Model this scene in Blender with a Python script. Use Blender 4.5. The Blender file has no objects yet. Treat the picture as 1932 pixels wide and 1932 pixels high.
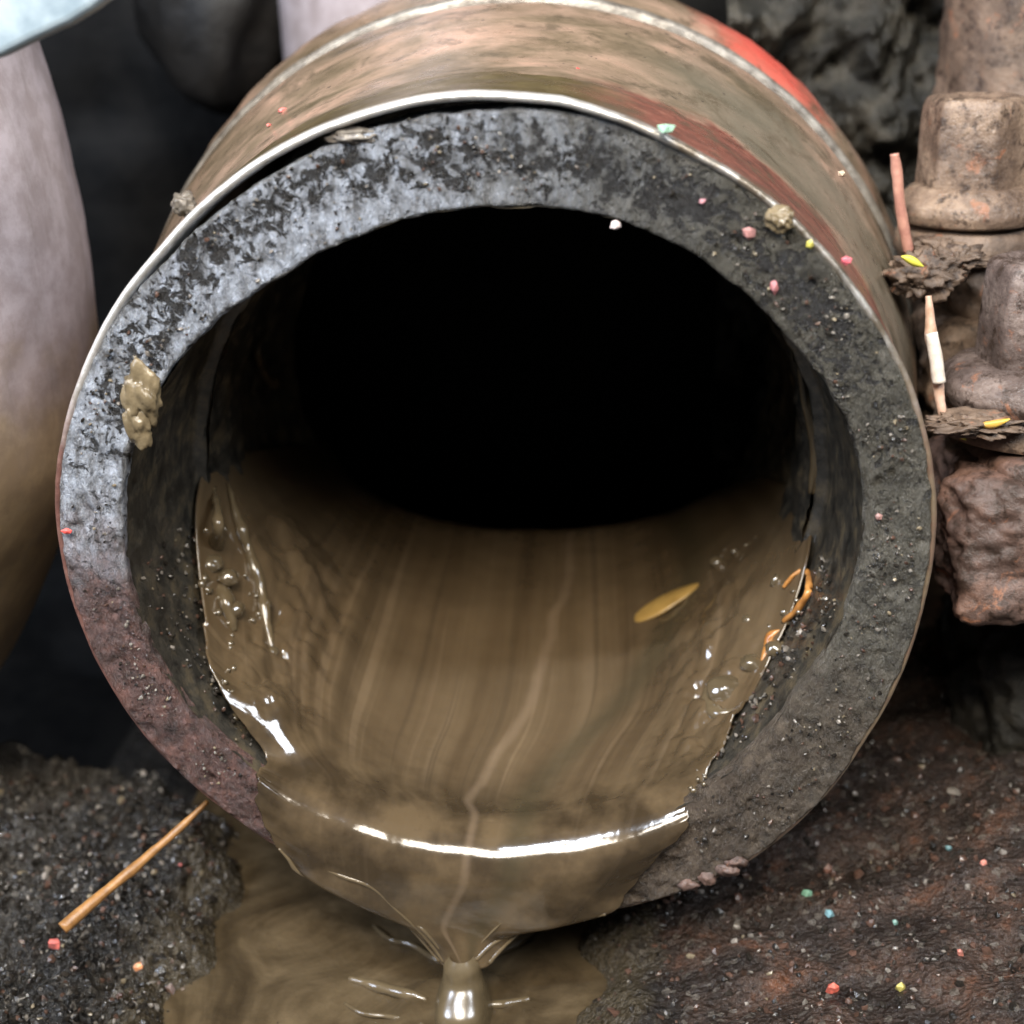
import bpy, bmesh, math, random
import numpy as np
from mathutils import Vector, Matrix
random.seed(7); rng = np.random.default_rng(11)
S = bpy.context.scene
S.unit_settings.system = 'METRIC'; S.unit_settings.scale_length = 0.01     # one unit is one centimetre
COL = S.collection

# ------------------------------------------------------------------ camera
F = 2600.0; D, CX, CY, TH, PH = 25.872, -.425, -.872, .385, 1.385
_a = np.array([math.sin(TH)*math.cos(PH), math.sin(TH)*math.sin(PH), math.cos(TH)])
_u = np.cross(_a, [0, 1, 0]); _u /= np.linalg.norm(_u)
if _u[0] < 0: _u = -_u
_v = np.cross(_u, _a)
if _v[1] < 0: _v = -_v
_C = np.array([CX, CY, D]); _B = np.array([_u, _a, _v])
CAM = -_B @ _C
def at(px, py, axis, val):
    """point of the place seen at photo position px, py (1932 scale) on the plane axis = val"""
    d = _B @ np.array([(px-966)/F, -(py-966)/F, 1.0])
    return CAM + (val-CAM[axis])/d[axis]*d
cd = bpy.data.cameras.new('camera'); cam = bpy.data.objects.new('camera', cd); COL.objects.link(cam)
right, upv, fwd = _B[:, 0], _B[:, 1], _B[:, 2]
m = Matrix([[right[i], upv[i], -fwd[i], CAM[i]] for i in range(3)] + [[0, 0, 0, 1]])
cam.matrix_world = m
cd.sensor_width = 36; cd.lens = 36*F/1932; cd.clip_start = 0.5; cd.clip_end = 400
cd.dof.use_dof = True; cd.dof.focus_distance = 26.5; cd.dof.aperture_fstop = 0.13
S.camera = cam

# ------------------------------------------------------------------ world and lamps
W = bpy.data.worlds.new('World'); S.world = W; W.use_nodes = True
bg = W.node_tree.nodes['Background']; bg.inputs[0].default_value = (.75, .85, 1, 1); bg.inputs[1].default_value = 0.08
def lamp(name, loc, target, sx, sy, power, col):
    l = bpy.data.lights.new(name, 'AREA'); l.shape = 'RECTANGLE'; l.size = sx; l.size_y = sy; l.energy = power; l.color = col
    o = bpy.data.objects.new(name, l); COL.objects.link(o)
    o.location = loc; o.rotation_euler = (Vector(target)-Vector(loc)).to_track_quat('-Z', 'Y').to_euler()
    return o
lamp('work_lamp', (-3, -44, 53), (0, 1, -1), 38, 22, 86000, (1, .91, .78))
lamp('daylight_opening', (-62, -34, 44), (-2, 0, 0), 26, 20, 52000, (.72, .82, 1))
lamp('added_side_lamp', (40, -30, 42), (0, 0, -3), 22, 12, 26000, (.86, .92, 1))  # unseen lamp added at the right for glints on lip and bubbles
for k in range(3):
    lamp('lamp_strip', (-24+7*k, -30, 66), (0, 0, -2), 1.8, 1.8, 15000, (.8, .88, 1))
S.view_settings.view_transform = 'Standard'; S.view_settings.look = 'None'
S.view_settings.exposure = 0.12; S.view_settings.gamma = 1.0

# ------------------------------------------------------------------ numpy noise
def _h(i, j, k, s):
    n = (i*73856093) ^ (j*19349663) ^ (k*83492791) ^ (s*2654435761)
    n = (n ^ (n >> 13)) * 1274126177 & 0xffffffff
    n = (n ^ (n >> 16)) * 2246822519 & 0xffffffff
    return ((n ^ (n >> 15)) & 0xffffff)/float(0xffffff)
def vnoise(P, s=0):
    P = np.asarray(P, float); I = np.floor(P).astype(np.int64); f = P-I; f = f*f*(3-2*f)
    r = 0
    for a in (0, 1):
        for b in (0, 1):
            for c in (0, 1):
                w = (f[:, 0] if a else 1-f[:, 0])*(f[:, 1] if b else 1-f[:, 1])*(f[:, 2] if c else 1-f[:, 2])
                r = r + w*_h(I[:, 0]+a, I[:, 1]+b, I[:, 2]+c, s)
    return r*2-1
def fbm(P, sc, oct=4, s=0, g=.5):
    P = np.asarray(P, float)*sc; r = 0; a = 1
    for k in range(oct):
        r = r + a*vnoise(P+17.3*k, s+k); P = P*2.03; a *= g
    return r
def sstep(a, b, x):
    t = np.clip((x-a)/(b-a), 0, 1); return t*t*(3-2*t)

# ------------------------------------------------------------------ objects
def setp(o, label=None, cat=None, group=None, kind=None):
    if label: o['label'] = label
    if cat: o['category'] = cat
    if group: o['group'] = group
    if kind: o['kind'] = kind
    return o
def empty(name, loc, label=None, cat=None, group=None):
    o = bpy.data.objects.new(name, None); COL.objects.link(o); o.location = loc; o.empty_display_size = .3
    return setp(o, label, cat, group)
def mesh(name, V, Fc, mats, parent=None, uv=None, smooth=True, loc=None, midx=None):
    """V in world coordinates; the object's origin is its parent's, or loc"""
    V = np.asarray(V, float)
    off = np.array(parent.matrix_local.translation if parent else (loc if loc is not None else (0, 0, 0)), float)
    if parent is not None:
        off = np.array(parent.location, float); q = parent.parent
        while q is not None: off = off+np.array(q.location, float); q = q.parent
    me = bpy.data.meshes.new(name); me.from_pydata((V-off).tolist(), [], [tuple(map(int, f)) for f in Fc]); me.update()
    for mt in (mats if isinstance(mats, (list, tuple)) else [mats]): me.materials.append(mt)
    if smooth: me.polygons.foreach_set('use_smooth', [True]*len(me.polygons))
    if midx is not None: me.polygons.foreach_set('material_index', midx)
    if uv is not None:
        l = me.uv_layers.new(name='UVMap'); li = np.zeros(len(me.loops), int); me.loops.foreach_get('vertex_index', li)
        l.data.foreach_set('uv', np.asarray(uv)[li].ravel())
    o = bpy.data.objects.new(name, me); COL.objects.link(o)
    if parent is not None: o.parent = parent
    elif loc is not None: o.location = loc
    return o
def gridf(n, mm, cu=False, cv=False, flip=False):
    Fc = []
    i, j = np.meshgrid(np.arange(n if cu else n-1), np.arange(mm if cv else mm-1), indexing='ij')
    i = i.ravel(); j = j.ravel(); i2 = (i+1) % n; j2 = (j+1) % mm
    q = np.c_[i*mm+j, i2*mm+j, i2*mm+j2, i*mm+j2]
    return q[:, ::-1] if flip else q
def lathe_y(prof, nt, c=(0, 0), disp=None, rfun=None):
    """rings about the +Y axis; prof = list of (y, R)"""
    prof = np.array(prof, float); t = np.linspace(0, 2*np.pi, nt, endpoint=False)
    Y = prof[:, 0][None].repeat(nt, 0); R = prof[:, 1][None].repeat(nt, 0); T = t[:, None].repeat(len(prof), 1)
    if rfun: Y, R = rfun(Y, R, T)
    V = np.stack([c[0]+R*np.sin(T), Y, c[1]+R*np.cos(T)], -1).reshape(-1, 3)
    return V, gridf(nt, len(prof), cu=True)
def lathe_z(prof, nt, c, seed=0, amp=0, sc=1):
    prof = np.array(prof, float); t = np.linspace(0, 2*np.pi, nt, endpoint=False)
    V = np.stack([prof[:, 1][None]*np.cos(t)[:, None], prof[:, 1][None]*np.sin(t)[:, None], prof[:, 0][None].repeat(nt, 0)], -1).reshape(-1, 3)
    if amp:
        r = np.hypot(V[:, 0], V[:, 1])[:, None]; n = fbm(V, sc, 4, seed)[:, None]*amp
        V = V+np.c_[V[:, :2]/np.maximum(r, .01), np.zeros(len(V))]*n
    return V+np.array(c), gridf(nt, len(prof), cu=True, flip=False)
def resample(prof, step):
    out = [prof[0]]
    for a, b in zip(prof[:-1], prof[1:]):
        n = max(1, int(math.hypot(b[0]-a[0], b[1]-a[1])/step))
        for k in range(1, n+1): out.append((a[0]+(b[0]-a[0])*k/n, a[1]+(b[1]-a[1])*k/n))
    return out
def smoothprof(prof, step, it=3):
    p = np.array(resample(prof, step))
    for _ in range(it): p[1:-1] = (p[:-2]+2*p[1:-1]+p[2:])/4
    return [tuple(x) for x in p]
def tube(pts, rad, nt=10, seg=6, amp=0, seed=0, cap=True):
    P = np.array(pts, float); n = len(P)
    # Catmull-Rom
    Q = []; rr = []
    rad = np.broadcast_to(np.array(rad, float), (n,))
    for i in range(n-1):
        p0, p1, p2, p3 = P[max(i-1, 0)], P[i], P[i+1], P[min(i+2, n-1)]
        for k in range(seg):
            t = k/seg; Q.append(.5*((2*p1)+(-p0+p2)*t+(2*p0-5*p1+4*p2-p3)*t*t+(-p0+3*p1-3*p2+p3)*t**3)); rr.append(rad[i]+(rad[i+1]-rad[i])*t)
    Q.append(P[-1]); rr.append(rad[-1]); Q = np.array(Q); rr = np.array(rr)
    T = np.gradient(Q, axis=0); T /= np.linalg.norm(T, axis=1)[:, None]
    ref = np.array([.3, 1, .2]); A = np.cross(T, ref); A /= np.linalg.norm(A, axis=1)[:, None]; Bn = np.cross(T, A)
    t = np.linspace(0, 2*np.pi, nt, endpoint=False)
    V = (Q[:, None]+rr[:, None, None]*(np.cos(t)[None, :, None]*A[:, None]+np.sin(t)[None, :, None]*Bn[:, None])).reshape(-1, 3)
    if amp: V = V+(fbm(V, 2.5, 3, seed)[:, None]*amp)*((V-np.repeat(Q, nt, 0))/np.maximum(np.repeat(rr, nt)[:, None], 1e-3))
    Fc = [tuple(f) for f in gridf(len(Q), nt, cv=True)]
    if cap: Fc += [tuple(range(nt)), tuple(range((len(Q)-1)*nt, len(Q)*nt))[::-1]]
    return V, Fc
def lump(c, r, seed, sub=3, amp=.3, sc=.8, flat=0):
    bm = bmesh.new(); bmesh.ops.create_icosphere(bm, subdivisions=sub, radius=1)
    V = np.array([v.co[:] for v in bm.verts]); Fc = [[v.index for v in f.verts] for f in bm.faces]; bm.free()
    V = V*(1+amp*fbm(V+seed*3.1, sc*1.5, 4, seed)[:, None])*np.array(r)
    return V+np.array(c), Fc

# ------------------------------------------------------------------ materials
class Mat:
    def __init__(s, name, base=None, rough=.5, spec=.5, metal=0):
        s.m = bpy.data.materials.new(name); s.m.use_nodes = True; s.t = s.m.node_tree; s.n = s.t.nodes; s.p = s.n['Principled BSDF']
        s.set('Roughness', rough); s.set('Specular IOR Level', spec); s.set('Metallic', metal)
        if base: s.set('Base Color', base)
        g = s.n.new('ShaderNodeNewGeometry'); s.pos = g.outputs['Position']; s._uv = None
    def link(s, a, b):
        if isinstance(a, bpy.types.NodeSocket): s.t.links.new(a, b)
        elif isinstance(a, (tuple, list)) and len(a) == 3 and b.type == 'RGBA': b.default_value = (*a, 1)
        else: b.default_value = a
    def set(s, k, v): s.link(v, s.p.inputs[k])
    def uv(s):
        if not s._uv: s._uv = s.n.new('ShaderNodeUVMap').outputs[0]
        return s._uv
    def map(s, scale, vec=None, rot=(0, 0, 0), loc=(0, 0, 0)):
        n = s.n.new('ShaderNodeMapping'); s.link(vec or s.pos, n.inputs[0]); n.inputs['Scale'].default_value = scale
        n.inputs['Rotation'].default_value = rot; n.inputs['Location'].default_value = loc; return n.outputs[0]
    def noise(s, sc, det=4, ro=.55, vec=None, dist=0, col=False):
        n = s.n.new('ShaderNodeTexNoise'); s.link(vec or s.pos, n.inputs['Vector']); n.inputs['Scale'].default_value = sc
        n.inputs['Detail'].default_value = det; n.inputs['Roughness'].default_value = ro; n.inputs['Distortion'].default_value = dist
        return n.outputs[1 if col else 0]
    def voro(s, sc, vec=None, feature='F1', out='Distance', rnd=1):
        n = s.n.new('ShaderNodeTexVoronoi'); n.feature = feature; s.link(vec or s.pos, n.inputs['Vector']); n.inputs['Scale'].default_value = sc
        n.inputs['Randomness'].default_value = rnd; return n.outputs[out]
    def ramp(s, f, stops):
        n = s.n.new('ShaderNodeValToRGB'); s.link(f, n.inputs[0]); e = n.color_ramp.elements
        while len(e) < len(stops): e.new(.5)
        for k, (p, c) in enumerate(stops):
            e[k].position = p; e[k].color = (*c, 1) if isinstance(c, (tuple, list)) else (c, c, c, 1)
        return n.outputs[0]
    def mix(s, f, a, b, mode='MIX'):
        n = s.n.new('ShaderNodeMix'); n.data_type = 'RGBA'; n.blend_type = mode
        s.link(f, n.inputs[0]); s.link(a, n.inputs[6]); s.link(b, n.inputs[7]); return n.outputs[2]
    def math(s, op, a, b=0, clamp=False):
        n = s.n.new('ShaderNodeMath'); n.operation = op; n.use_clamp = clamp; s.link(a, n.inputs[0]); s.link(b, n.inputs[1]); return n.outputs[0]
    def sep(s, vec=None):
        n = s.n.new('ShaderNodeSeparateXYZ'); s.link(vec or s.pos, n.inputs[0]); return n.outputs
    def rng(s, x, a, b, c=0., d=1.):
        n = s.n.new('ShaderNodeMapRange'); s.link(x, n.inputs[0])
        for k, v in zip((1, 2, 3, 4), (a, b, c, d)): n.inputs[k].default_value = v
        n.interpolation_type = 'SMOOTHSTEP'; return n.outputs[0]
    def bump(s, h, st=.5, dist=.1, nrm=None):
        n = s.n.new('ShaderNodeBump'); n.inputs['Strength'].default_value = st; n.inputs['Distance'].default_value = dist
        s.link(h, n.inputs['Height'])
        if nrm: s.link(nrm, n.inputs['Normal'])
        s.set('Normal', n.outputs[0]); return n.outputs[0]

def mat_simple(name, c1, c2, rough=.4, sc=2., bs=.4, bd=.08, spec=.5, bsc=None, metal=0, c3=None):
    M = Mat(name, None, rough, spec, metal); n = M.noise(sc, 6, .65)
    st = [(.33, c1), (.62, c2)] if c3 is None else [(.32, c1), (.5, c2), (.68, c3)]
    M.set('Base Color', M.ramp(n, st)); M.bump(M.noise(bsc or sc*4, 6, .7), bs, bd); return M.m

# --- sludge
def make_sludge(name, uvs=True):
    M = Mat(name, None, .13, .65); M.set('Coat Weight', .15); M.set('Coat Roughness', .05)
    if uvs:
        v = M.map((1, 1, 1), M.uv())
        st = M.noise(1, 5, .6, M.map((13, .55, 1), M.uv()), .25)
        st2 = M.noise(1, 3, .5, M.map((38, .5, 1), M.uv(), loc=(3, 1, 0)), .3)
        c = M.ramp(st, [(.26, (.036, .024, .013)), (.42, (.074, .050, .027)), (.58, (.094, .065, .036)), (.74, (.118, .083, .049))])
        c = M.mix(M.math('MULTIPLY', M.ramp(st2, [(.60, 0), (.70, 1)]), .22), c, (.22, .155, .095))
        c = M.mix(M.math('MULTIPLY', M.ramp(st2, [(.33, 1), (.38, 0)]), .45), c, (.05, .035, .02))
        uvx = M.sep(M.uv())
        c = M.mix(M.math('MULTIPLY', M.rng(uvx[1], 1.10, 1.24), .8), c, M.ramp(M.noise(.9, 4, .55), [(.38, (.026, .018, .010)), (.62, (.094, .065, .035))]))  # shading of the lobe below the lip is darkened into the colour
        wv = M.math('MULTIPLY', M.math('SUBTRACT', M.noise(1, 3, .5, M.map((0, 1.7, 0), M.uv())), .5), .13)
        cen = M.math('ADD', M.rng(uvx[1], .25, 1.3, .60, .49), wv)
        dv = M.math('ABSOLUTE', M.math('SUBTRACT', uvx[0], cen))
        c = M.mix(M.math('MULTIPLY', M.rng(dv, .001, .017, 1, 0), .36), c, (.19, .135, .088))
        cen2 = M.math('ADD', M.rng(uvx[1], .5, 1.25, .84, .60), M.math('MULTIPLY', wv, .6))
        c = M.mix(M.math('MULTIPLY', M.rng(M.math('ABSOLUTE', M.math('SUBTRACT', uvx[0], cen2)), .0, .06, 1, 0), .6), c, (.045, .036, .020))
        h = M.noise(1, 2, .4, M.map((7, .7, 1), M.uv()))
        b_ = M.bump(h, .06, .2); M.bump(M.noise(1.5, 3, .5), .07, .25, b_)
    else:
        w = M.noise(.35, 6, .6, None, 1.6)
        c = M.ramp(w, [(.30, (.026, .018, .010)), (.48, (.058, .041, .022)), (.66, (.100, .072, .040))])
        c = M.mix(M.ramp(M.noise(7, 3, .6), [(.70, 0), (.76, 1)]), c, (.03, .02, .015))
        M.bump(M.noise(1.1, 4, .55), .3, .35)
    if not uvs: M.set('Roughness', .26); M.set('Specular IOR Level', .3); M.set('Coat Weight', .0)
    M.set('Base Color', c); M.set('Subsurface Weight', .05); M.set('Subsurface Radius', (.25, .15, .06)); M.p.inputs['Subsurface Scale'].default_value = .6
    return M.m
SLUDGE = make_sludge('sludge'); BEAD = mat_simple('sludge_bead', (.07, .052, .028), (.11, .082, .045), .24, 1.0, .15, .06, 1.0, 1.5); SLUDGE_PLAIN = mat_simple('sludge_strand', (.075, .055, .030), (.115, .085, .048), .14, 1.0, .1, .05, .7, 2); POOL = make_sludge('pool_sludge', False)

# --- end face: ground steel with painted sheen, greasy pits, paint at the lower left
def make_face():
    M = Mat('greasy_steel', None, .35, .6)
    X, Y, Z = M.sep()
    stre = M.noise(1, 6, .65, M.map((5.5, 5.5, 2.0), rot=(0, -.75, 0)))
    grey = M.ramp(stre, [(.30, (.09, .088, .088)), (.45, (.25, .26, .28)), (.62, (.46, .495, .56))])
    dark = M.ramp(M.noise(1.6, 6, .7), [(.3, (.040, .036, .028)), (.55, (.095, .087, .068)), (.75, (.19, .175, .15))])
    # left's bluish sheen is put into the colour; right is darker olive
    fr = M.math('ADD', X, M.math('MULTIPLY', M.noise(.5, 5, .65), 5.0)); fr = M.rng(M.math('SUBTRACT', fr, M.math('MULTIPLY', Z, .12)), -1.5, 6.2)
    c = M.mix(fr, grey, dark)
    # red primer
    q = M.math('ADD', M.math('MULTIPLY', Z, -1), M.math('MULTIPLY', M.noise(1.0, 5, .65), 3.5))
    q = M.math('SUBTRACT', q, M.math('MULTIPLY', X, .18))
    fq = M.math('MULTIPLY', M.rng(q, 1.4, 4.6), M.rng(X, 7.5, 3.5, .6, .95))
    red = M.ramp(M.noise(2.2, 6, .7), [(.32, (.042, .028, .023)), (.5, (.092, .046, .036)), (.68, (.175, .08, .06))])
    brn = M.ramp(M.noise(2.2, 6, .7), [(.32, (.032, .024, .017)), (.5, (.078, .058, .042)), (.7, (.15, .115, .085))])
    red = M.mix(M.rng(X, -4.5, 0), red, brn)
    c = M.mix(fq, c, red)
    # dark pitting along a mid band
    r = M.math('POWER', M.math('ADD', M.math('MULTIPLY', X, X), M.math('MULTIPLY', Z, Z)), .5)
    band = M.math('MULTIPLY', M.rng(r, 6.7, 7.3), M.rng(r, 8.2, 7.6))
    pit = M.ramp(M.math('ADD', M.noise(4.2, 5, .68, None, .6), M.math('ADD', M.math('MULTIPLY', M.math('MULTIPLY', band, M.rng(Z, 1, 5, .25, 1)), .15), M.math('MULTIPLY', M.math('SUBTRACT', M.noise(.8, 3, .5), .5), .25))), [(.605, 0), (.66, 1)])
    pit = M.math('MULTIPLY', pit, M.rng(Z, -3, 3, .35, 1))
    c = M.mix(pit, c, (.018, .016, .014))
    M.set('Base Color', c)
    M.set('Metallic', M.math('MULTIPLY', M.rng(Z, -1, 4, 0, .35), M.math('SUBTRACT', 1, pit, True)))
    M.set('Roughness', M.mix(M.rng(Z, -1, -4), M.ramp(M.noise(4, 5, .6), [(.3, .18), (.7, .40)]), (.15, .15, .15)))
    b = M.bump(M.noise(1, 5, .75, M.map((11, 11, 4.5), rot=(0, -.75, 0))), 1, .16)
    M.bump(M.math('MULTIPLY', pit, -1), 1, .16, b)
    return M.m
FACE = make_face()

# --- outer casting
def make_shell():
    M = Mat('painted_oily_casting', None, .33, .5)
    X, Y, Z = M.sep()
    n = M.noise(.6, 6, .62, M.map((.8, 1.25, .8)), .4)
    base = M.ramp(n, [(.30, (.085, .065, .038)), (.43, (.165, .120, .078)), (.56, (.27, .185, .13)), (.70, (.40, .25, .18))])
    ol = M.ramp(M.noise(1.2, 5, .6), [(.35, (.055, .041, .016)), (.65, (.100, .075, .032))])
    wob = M.math('MULTIPLY', M.noise(.9, 5, .6), 2.4)
    f1 = M.rng(M.math('ADD', Y, wob), 3.9, 4.1, 1, 0)
    f1 = M.math('MULTIPLY', f1, M.rng(X, 1.5, 3.5, 1, .25))
    c = M.mix(f1, base, ol)
    # oxide red streak along the right of the front band
    rd = M.ramp(M.noise(1.5, 6, .7), [(.3, (.07, .034, .026)), (.55, (.185, .066, .047)), (.75, (.28, .13, .09))])
    fr = M.math('MULTIPLY', M.rng(M.math('ADD', X, wob), 2.6, 4.2), M.rng(M.math('ADD', Y, wob), 4.4, 5.2, 1, 0))
    c = M.mix(fr, c, rd)
    gr = M.math('MULTIPLY', M.rng(X, 2.0, 5.0), M.math('MULTIPLY', M.rng(M.math('ADD', Y, wob), 4.6, 5.6), M.rng(M.math('ADD', Y, wob), 9, 7.4)))
    c = M.mix(M.math('MULTIPLY', gr, .75), c, (.13, .115, .085))
    # orange-red paint behind the ridge
    pd = M.n.new('ShaderNodeVectorMath'); pd.operation = 'DISTANCE'
    M.link(M.map((1, .62, 1)), pd.inputs[0]); pd.inputs[1].default_value = (6.0, 12.6*.62, 7.9)
    fp = M.rng(M.math('ADD', pd.outputs['Value'], M.math('MULTIPLY', M.noise(1.4, 4, .6), 1.6)), 3.5, 1.5, 0, 1)
    c = M.mix(fp, c, (.62, .10, .072))
    c = M.mix(M.ramp(M.noise(1.1, 7, .7, None, .5), [(.52, 0), (.64, .75)]), c, (.085, .065, .042))
    c = M.mix(M.ramp(M.noise(4, 4, .6), [(.67, 0), (.72, 1)]), c, (.045, .035, .03))
    M.set('Base Color', c)
    M.set('Roughness', M.ramp(M.noise(1.4, 4, .6), [(.3, .2), (.7, .46)]))
    M.bump(M.noise(5, 5, .6), .16, .04)
    return M.m
SHELL = make_shell()
def make_rim():
    M = Mat('worn_highlit_rim_edge', None, .28, .8); X, Y, Z = M.sep()
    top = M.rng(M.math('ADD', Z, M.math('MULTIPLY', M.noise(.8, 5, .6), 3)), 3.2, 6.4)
    g = M.ramp(M.noise(3, 5, .7), [(.25, (.50, .45, .38)), (.5, (.88, .86, .82))])  # bare metal whitened along the top arc, its highlight put into the colour
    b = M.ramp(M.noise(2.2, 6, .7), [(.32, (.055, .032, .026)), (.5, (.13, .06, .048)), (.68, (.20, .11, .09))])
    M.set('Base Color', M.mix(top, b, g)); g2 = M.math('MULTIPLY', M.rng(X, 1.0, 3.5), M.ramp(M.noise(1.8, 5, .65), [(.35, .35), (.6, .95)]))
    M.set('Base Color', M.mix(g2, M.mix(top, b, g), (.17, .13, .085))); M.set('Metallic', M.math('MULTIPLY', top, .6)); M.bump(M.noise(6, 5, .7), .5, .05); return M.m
RIM = make_rim()
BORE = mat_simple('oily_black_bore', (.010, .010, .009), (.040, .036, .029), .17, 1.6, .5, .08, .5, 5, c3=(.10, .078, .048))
CHAMBER = Mat('dark_chamber', (.0025, .003, .003), .8, .1).m  # near-black colour puts the darkness of the deep cavity into the material
RIDGE = mat_simple('worn_ridge_metal', (.09, .075, .06), (.26, .235, .20), .35, 3, .4, .04, .6, 8, metal=.3)

# ------------------------------------------------------------------ the outlet pipe
AX = math.pi/180
TO = np.array([-180, -160, -138, -119, -105, -83, -63, -44, -26, -5, 10, 27, 52, 76, 99, 118, 135, 145, 165, 180])*AX
RO = np.array([8.35, 8.2, 8.13, 8.24, 8.29, 8.36, 8.25, 8.17, 8.29, 8.41, 8.42, 8.27, 8.22, 8.26, 8.19, 8.24, 8.43, 8.5, 8.4, 8.35])
TB = np.array([-180, -150, -128, -111, -93, -73, -56, -32, -17, 2, 21, 50, 68, 81, 99, 116, 145, 165, 180])*AX
RB = np.array([6.55, 6.75, 6.94, 7.08, 7.05, 7.0, 6.74, 6.38, 6.38, 6.49, 6.69, 6.78, 6.98, 6.98, 6.77, 6.5, 6.6, 6.52, 6.55])
def wrap(T): return (T+np.pi) % (2*np.pi)-np.pi
def rout(T): return np.interp(wrap(T), TO, RO)
def rbore(T): return np.interp(wrap(T), TB, RB)
def bell(T, c, w): return np.exp(-(wrap(T-c*AX)/(w*AX))**2)

pipe = empty('outlet_pipe', (0, 8, -9.9), 'stubby cast outlet pipe with greasy grey end face and brown sludge pouring from it', 'pipe')
NT = 900
# end face with its rounded bore edge and the crescent groove under the shell rim
tt = np.linspace(0, 2*np.pi, NT, endpoint=False)
gap = .24*np.clip(1.25*bell(tt, -17, 33)-.12, 0, 1)
rec = .17*bell(tt, -12, 55)
ro, rb = rout(tt), rbore(tt)
cols = []
nf = 46
for k, (dy, w) in enumerate([(.20, 0), (.16, 0), (.12, 0), (.08, 0), (.05, 0), (.02, 0)]):
    cols.append((rec+dy+.10+.45*bell(tt, 180, 42), rb+.0*tt))
for k in range(1, 5):
    an = k/4*math.pi/2; lr = .10+.45*bell(tt, 180, 42)      # lip is rounder at the bottom
    cols.append((rec+lr*(1-math.sin(an)), rb+lr*(1-math.cos(an))))
r0 = cols[-1][1]; r1 = ro-.15-gap
for k in range(1, nf+1): cols.append((rec, r0+(r1-r0)*k/nf))
cols.append((rec+.05, r1+.035)); cols.append((rec+.35, r1+.05)); cols.append((rec+.9, r1+.06))
Y = np.stack([c[0] for c in cols], 1); R = np.stack([c[1]+0*tt for c in cols], 1); T = tt[:, None]+0*R
V = np.stack([R*np.sin(T), Y, R*np.cos(T)], -1).reshape(-1, 3)
dn = .040*fbm(V, 2.2, 5, 3)+.045*np.clip(fbm(V, 3.4, 3, 9)-.25, 0, 1)*-2
edge = np.zeros(len(cols)); edge[6:-3] = 1
V[:, 1] -= dn*np.tile(edge, NT)
rad = np.hypot(V[:, 0], V[:, 2]); rn = .035*fbm(V, 3.0, 4, 21); sc = (rad+rn)/rad; V[:, 0] *= sc; V[:, 2] *= sc
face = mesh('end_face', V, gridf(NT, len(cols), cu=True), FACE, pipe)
# outer shell: rim, waist, flare to the ridge
prof = [(1.0, -.17), (.3, -.17), (.14, -.165), (.05, -.14), (0, -.09), (.02, -.04), (.09, -.005), (.20, 0)]
rest = smoothprof([(.20, 0), (1.2, .04), (2.2, .09), (3.4, .15), (4.6, .32), (6, .66), (7.4, 1.02), (8.6, 1.22), (9.0, 1.25), (9.15, 1.05), (9.45, 1.00)], .06, 2)
prof = prof+rest[1:]
pr_ = np.array(prof); Rm = ro[:, None]+pr_[:, 1][None]; yy = pr_[:, 0][None]+0*Rm
k = sstep(.3, 8, yy); Rm = Rm*(1-k)+(8.33+pr_[:, 1][None])*k
V = np.stack([Rm*np.sin(tt)[:, None], yy, Rm*np.cos(tt)[:, None]], -1).reshape(-1, 3)
rad = np.hypot(V[:, 0], V[:, 2]); rn = .012*fbm(V, 1.2, 4, 31); sc = (rad+rn)/rad; V[:, 0] *= sc; V[:, 2] *= sc
nr = 8
V3 = V.reshape(NT, -1, 3); V3[:, :, 1] += (.10*(1-bell(tt, -8, 85)))[:, None]*(1-sstep(.5, 2, V3[:, :, 1]))
mesh('shell', V3[:, nr-1:].reshape(-1, 3), gridf(NT, len(prof)-nr+1, cu=True), SHELL, pipe)
mesh('rim_edge', V3[:, :nr].reshape(-1, 3), gridf(NT, nr, cu=True), RIM, pipe)
V, Fc = lathe_y([(9.42, 9.5), (9.44, 9.68), (9.48, 9.74), (9.54, 9.78), (9.62, 9.78), (9.68, 9.74), (9.74, 9.64), (9.78, 9.5)], 500)
V = V+np.c_[fbm(V, 1.1, 3, 5)*.02, fbm(V, .9, 3, 6)*.05, fbm(V, 1.1, 3, 7)*.02]
mesh('ridge', V, Fc, RIDGE, pipe)
V, Fc = lathe_y(smoothprof([(9.86, 9.60), (10.2, 9.72), (11, 10.0), (12.2, 10.2), (13.6, 10.1), (15, 9.6), (16.5, 9.1), (18, 8.8), (19.6, 8.75)], .25, 3), 500)
rad = np.hypot(V[:, 0], V[:, 2]); rn = .05*fbm(V, .9, 5, 41); sc = (rad+rn)/rad; V[:, 0] *= sc; V[:, 2] *= sc
mesh('rear_band', V, Fc, SHELL, pipe)
V, Fc = lathe_y([(19.5, .05), (19.5, 9.9), (19.6, 10.1), (20.5, 10.1), (20.6, 9.9), (20.6, .05)], 200); mesh('back_flange', V, Fc, SHELL, pipe)
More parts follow.
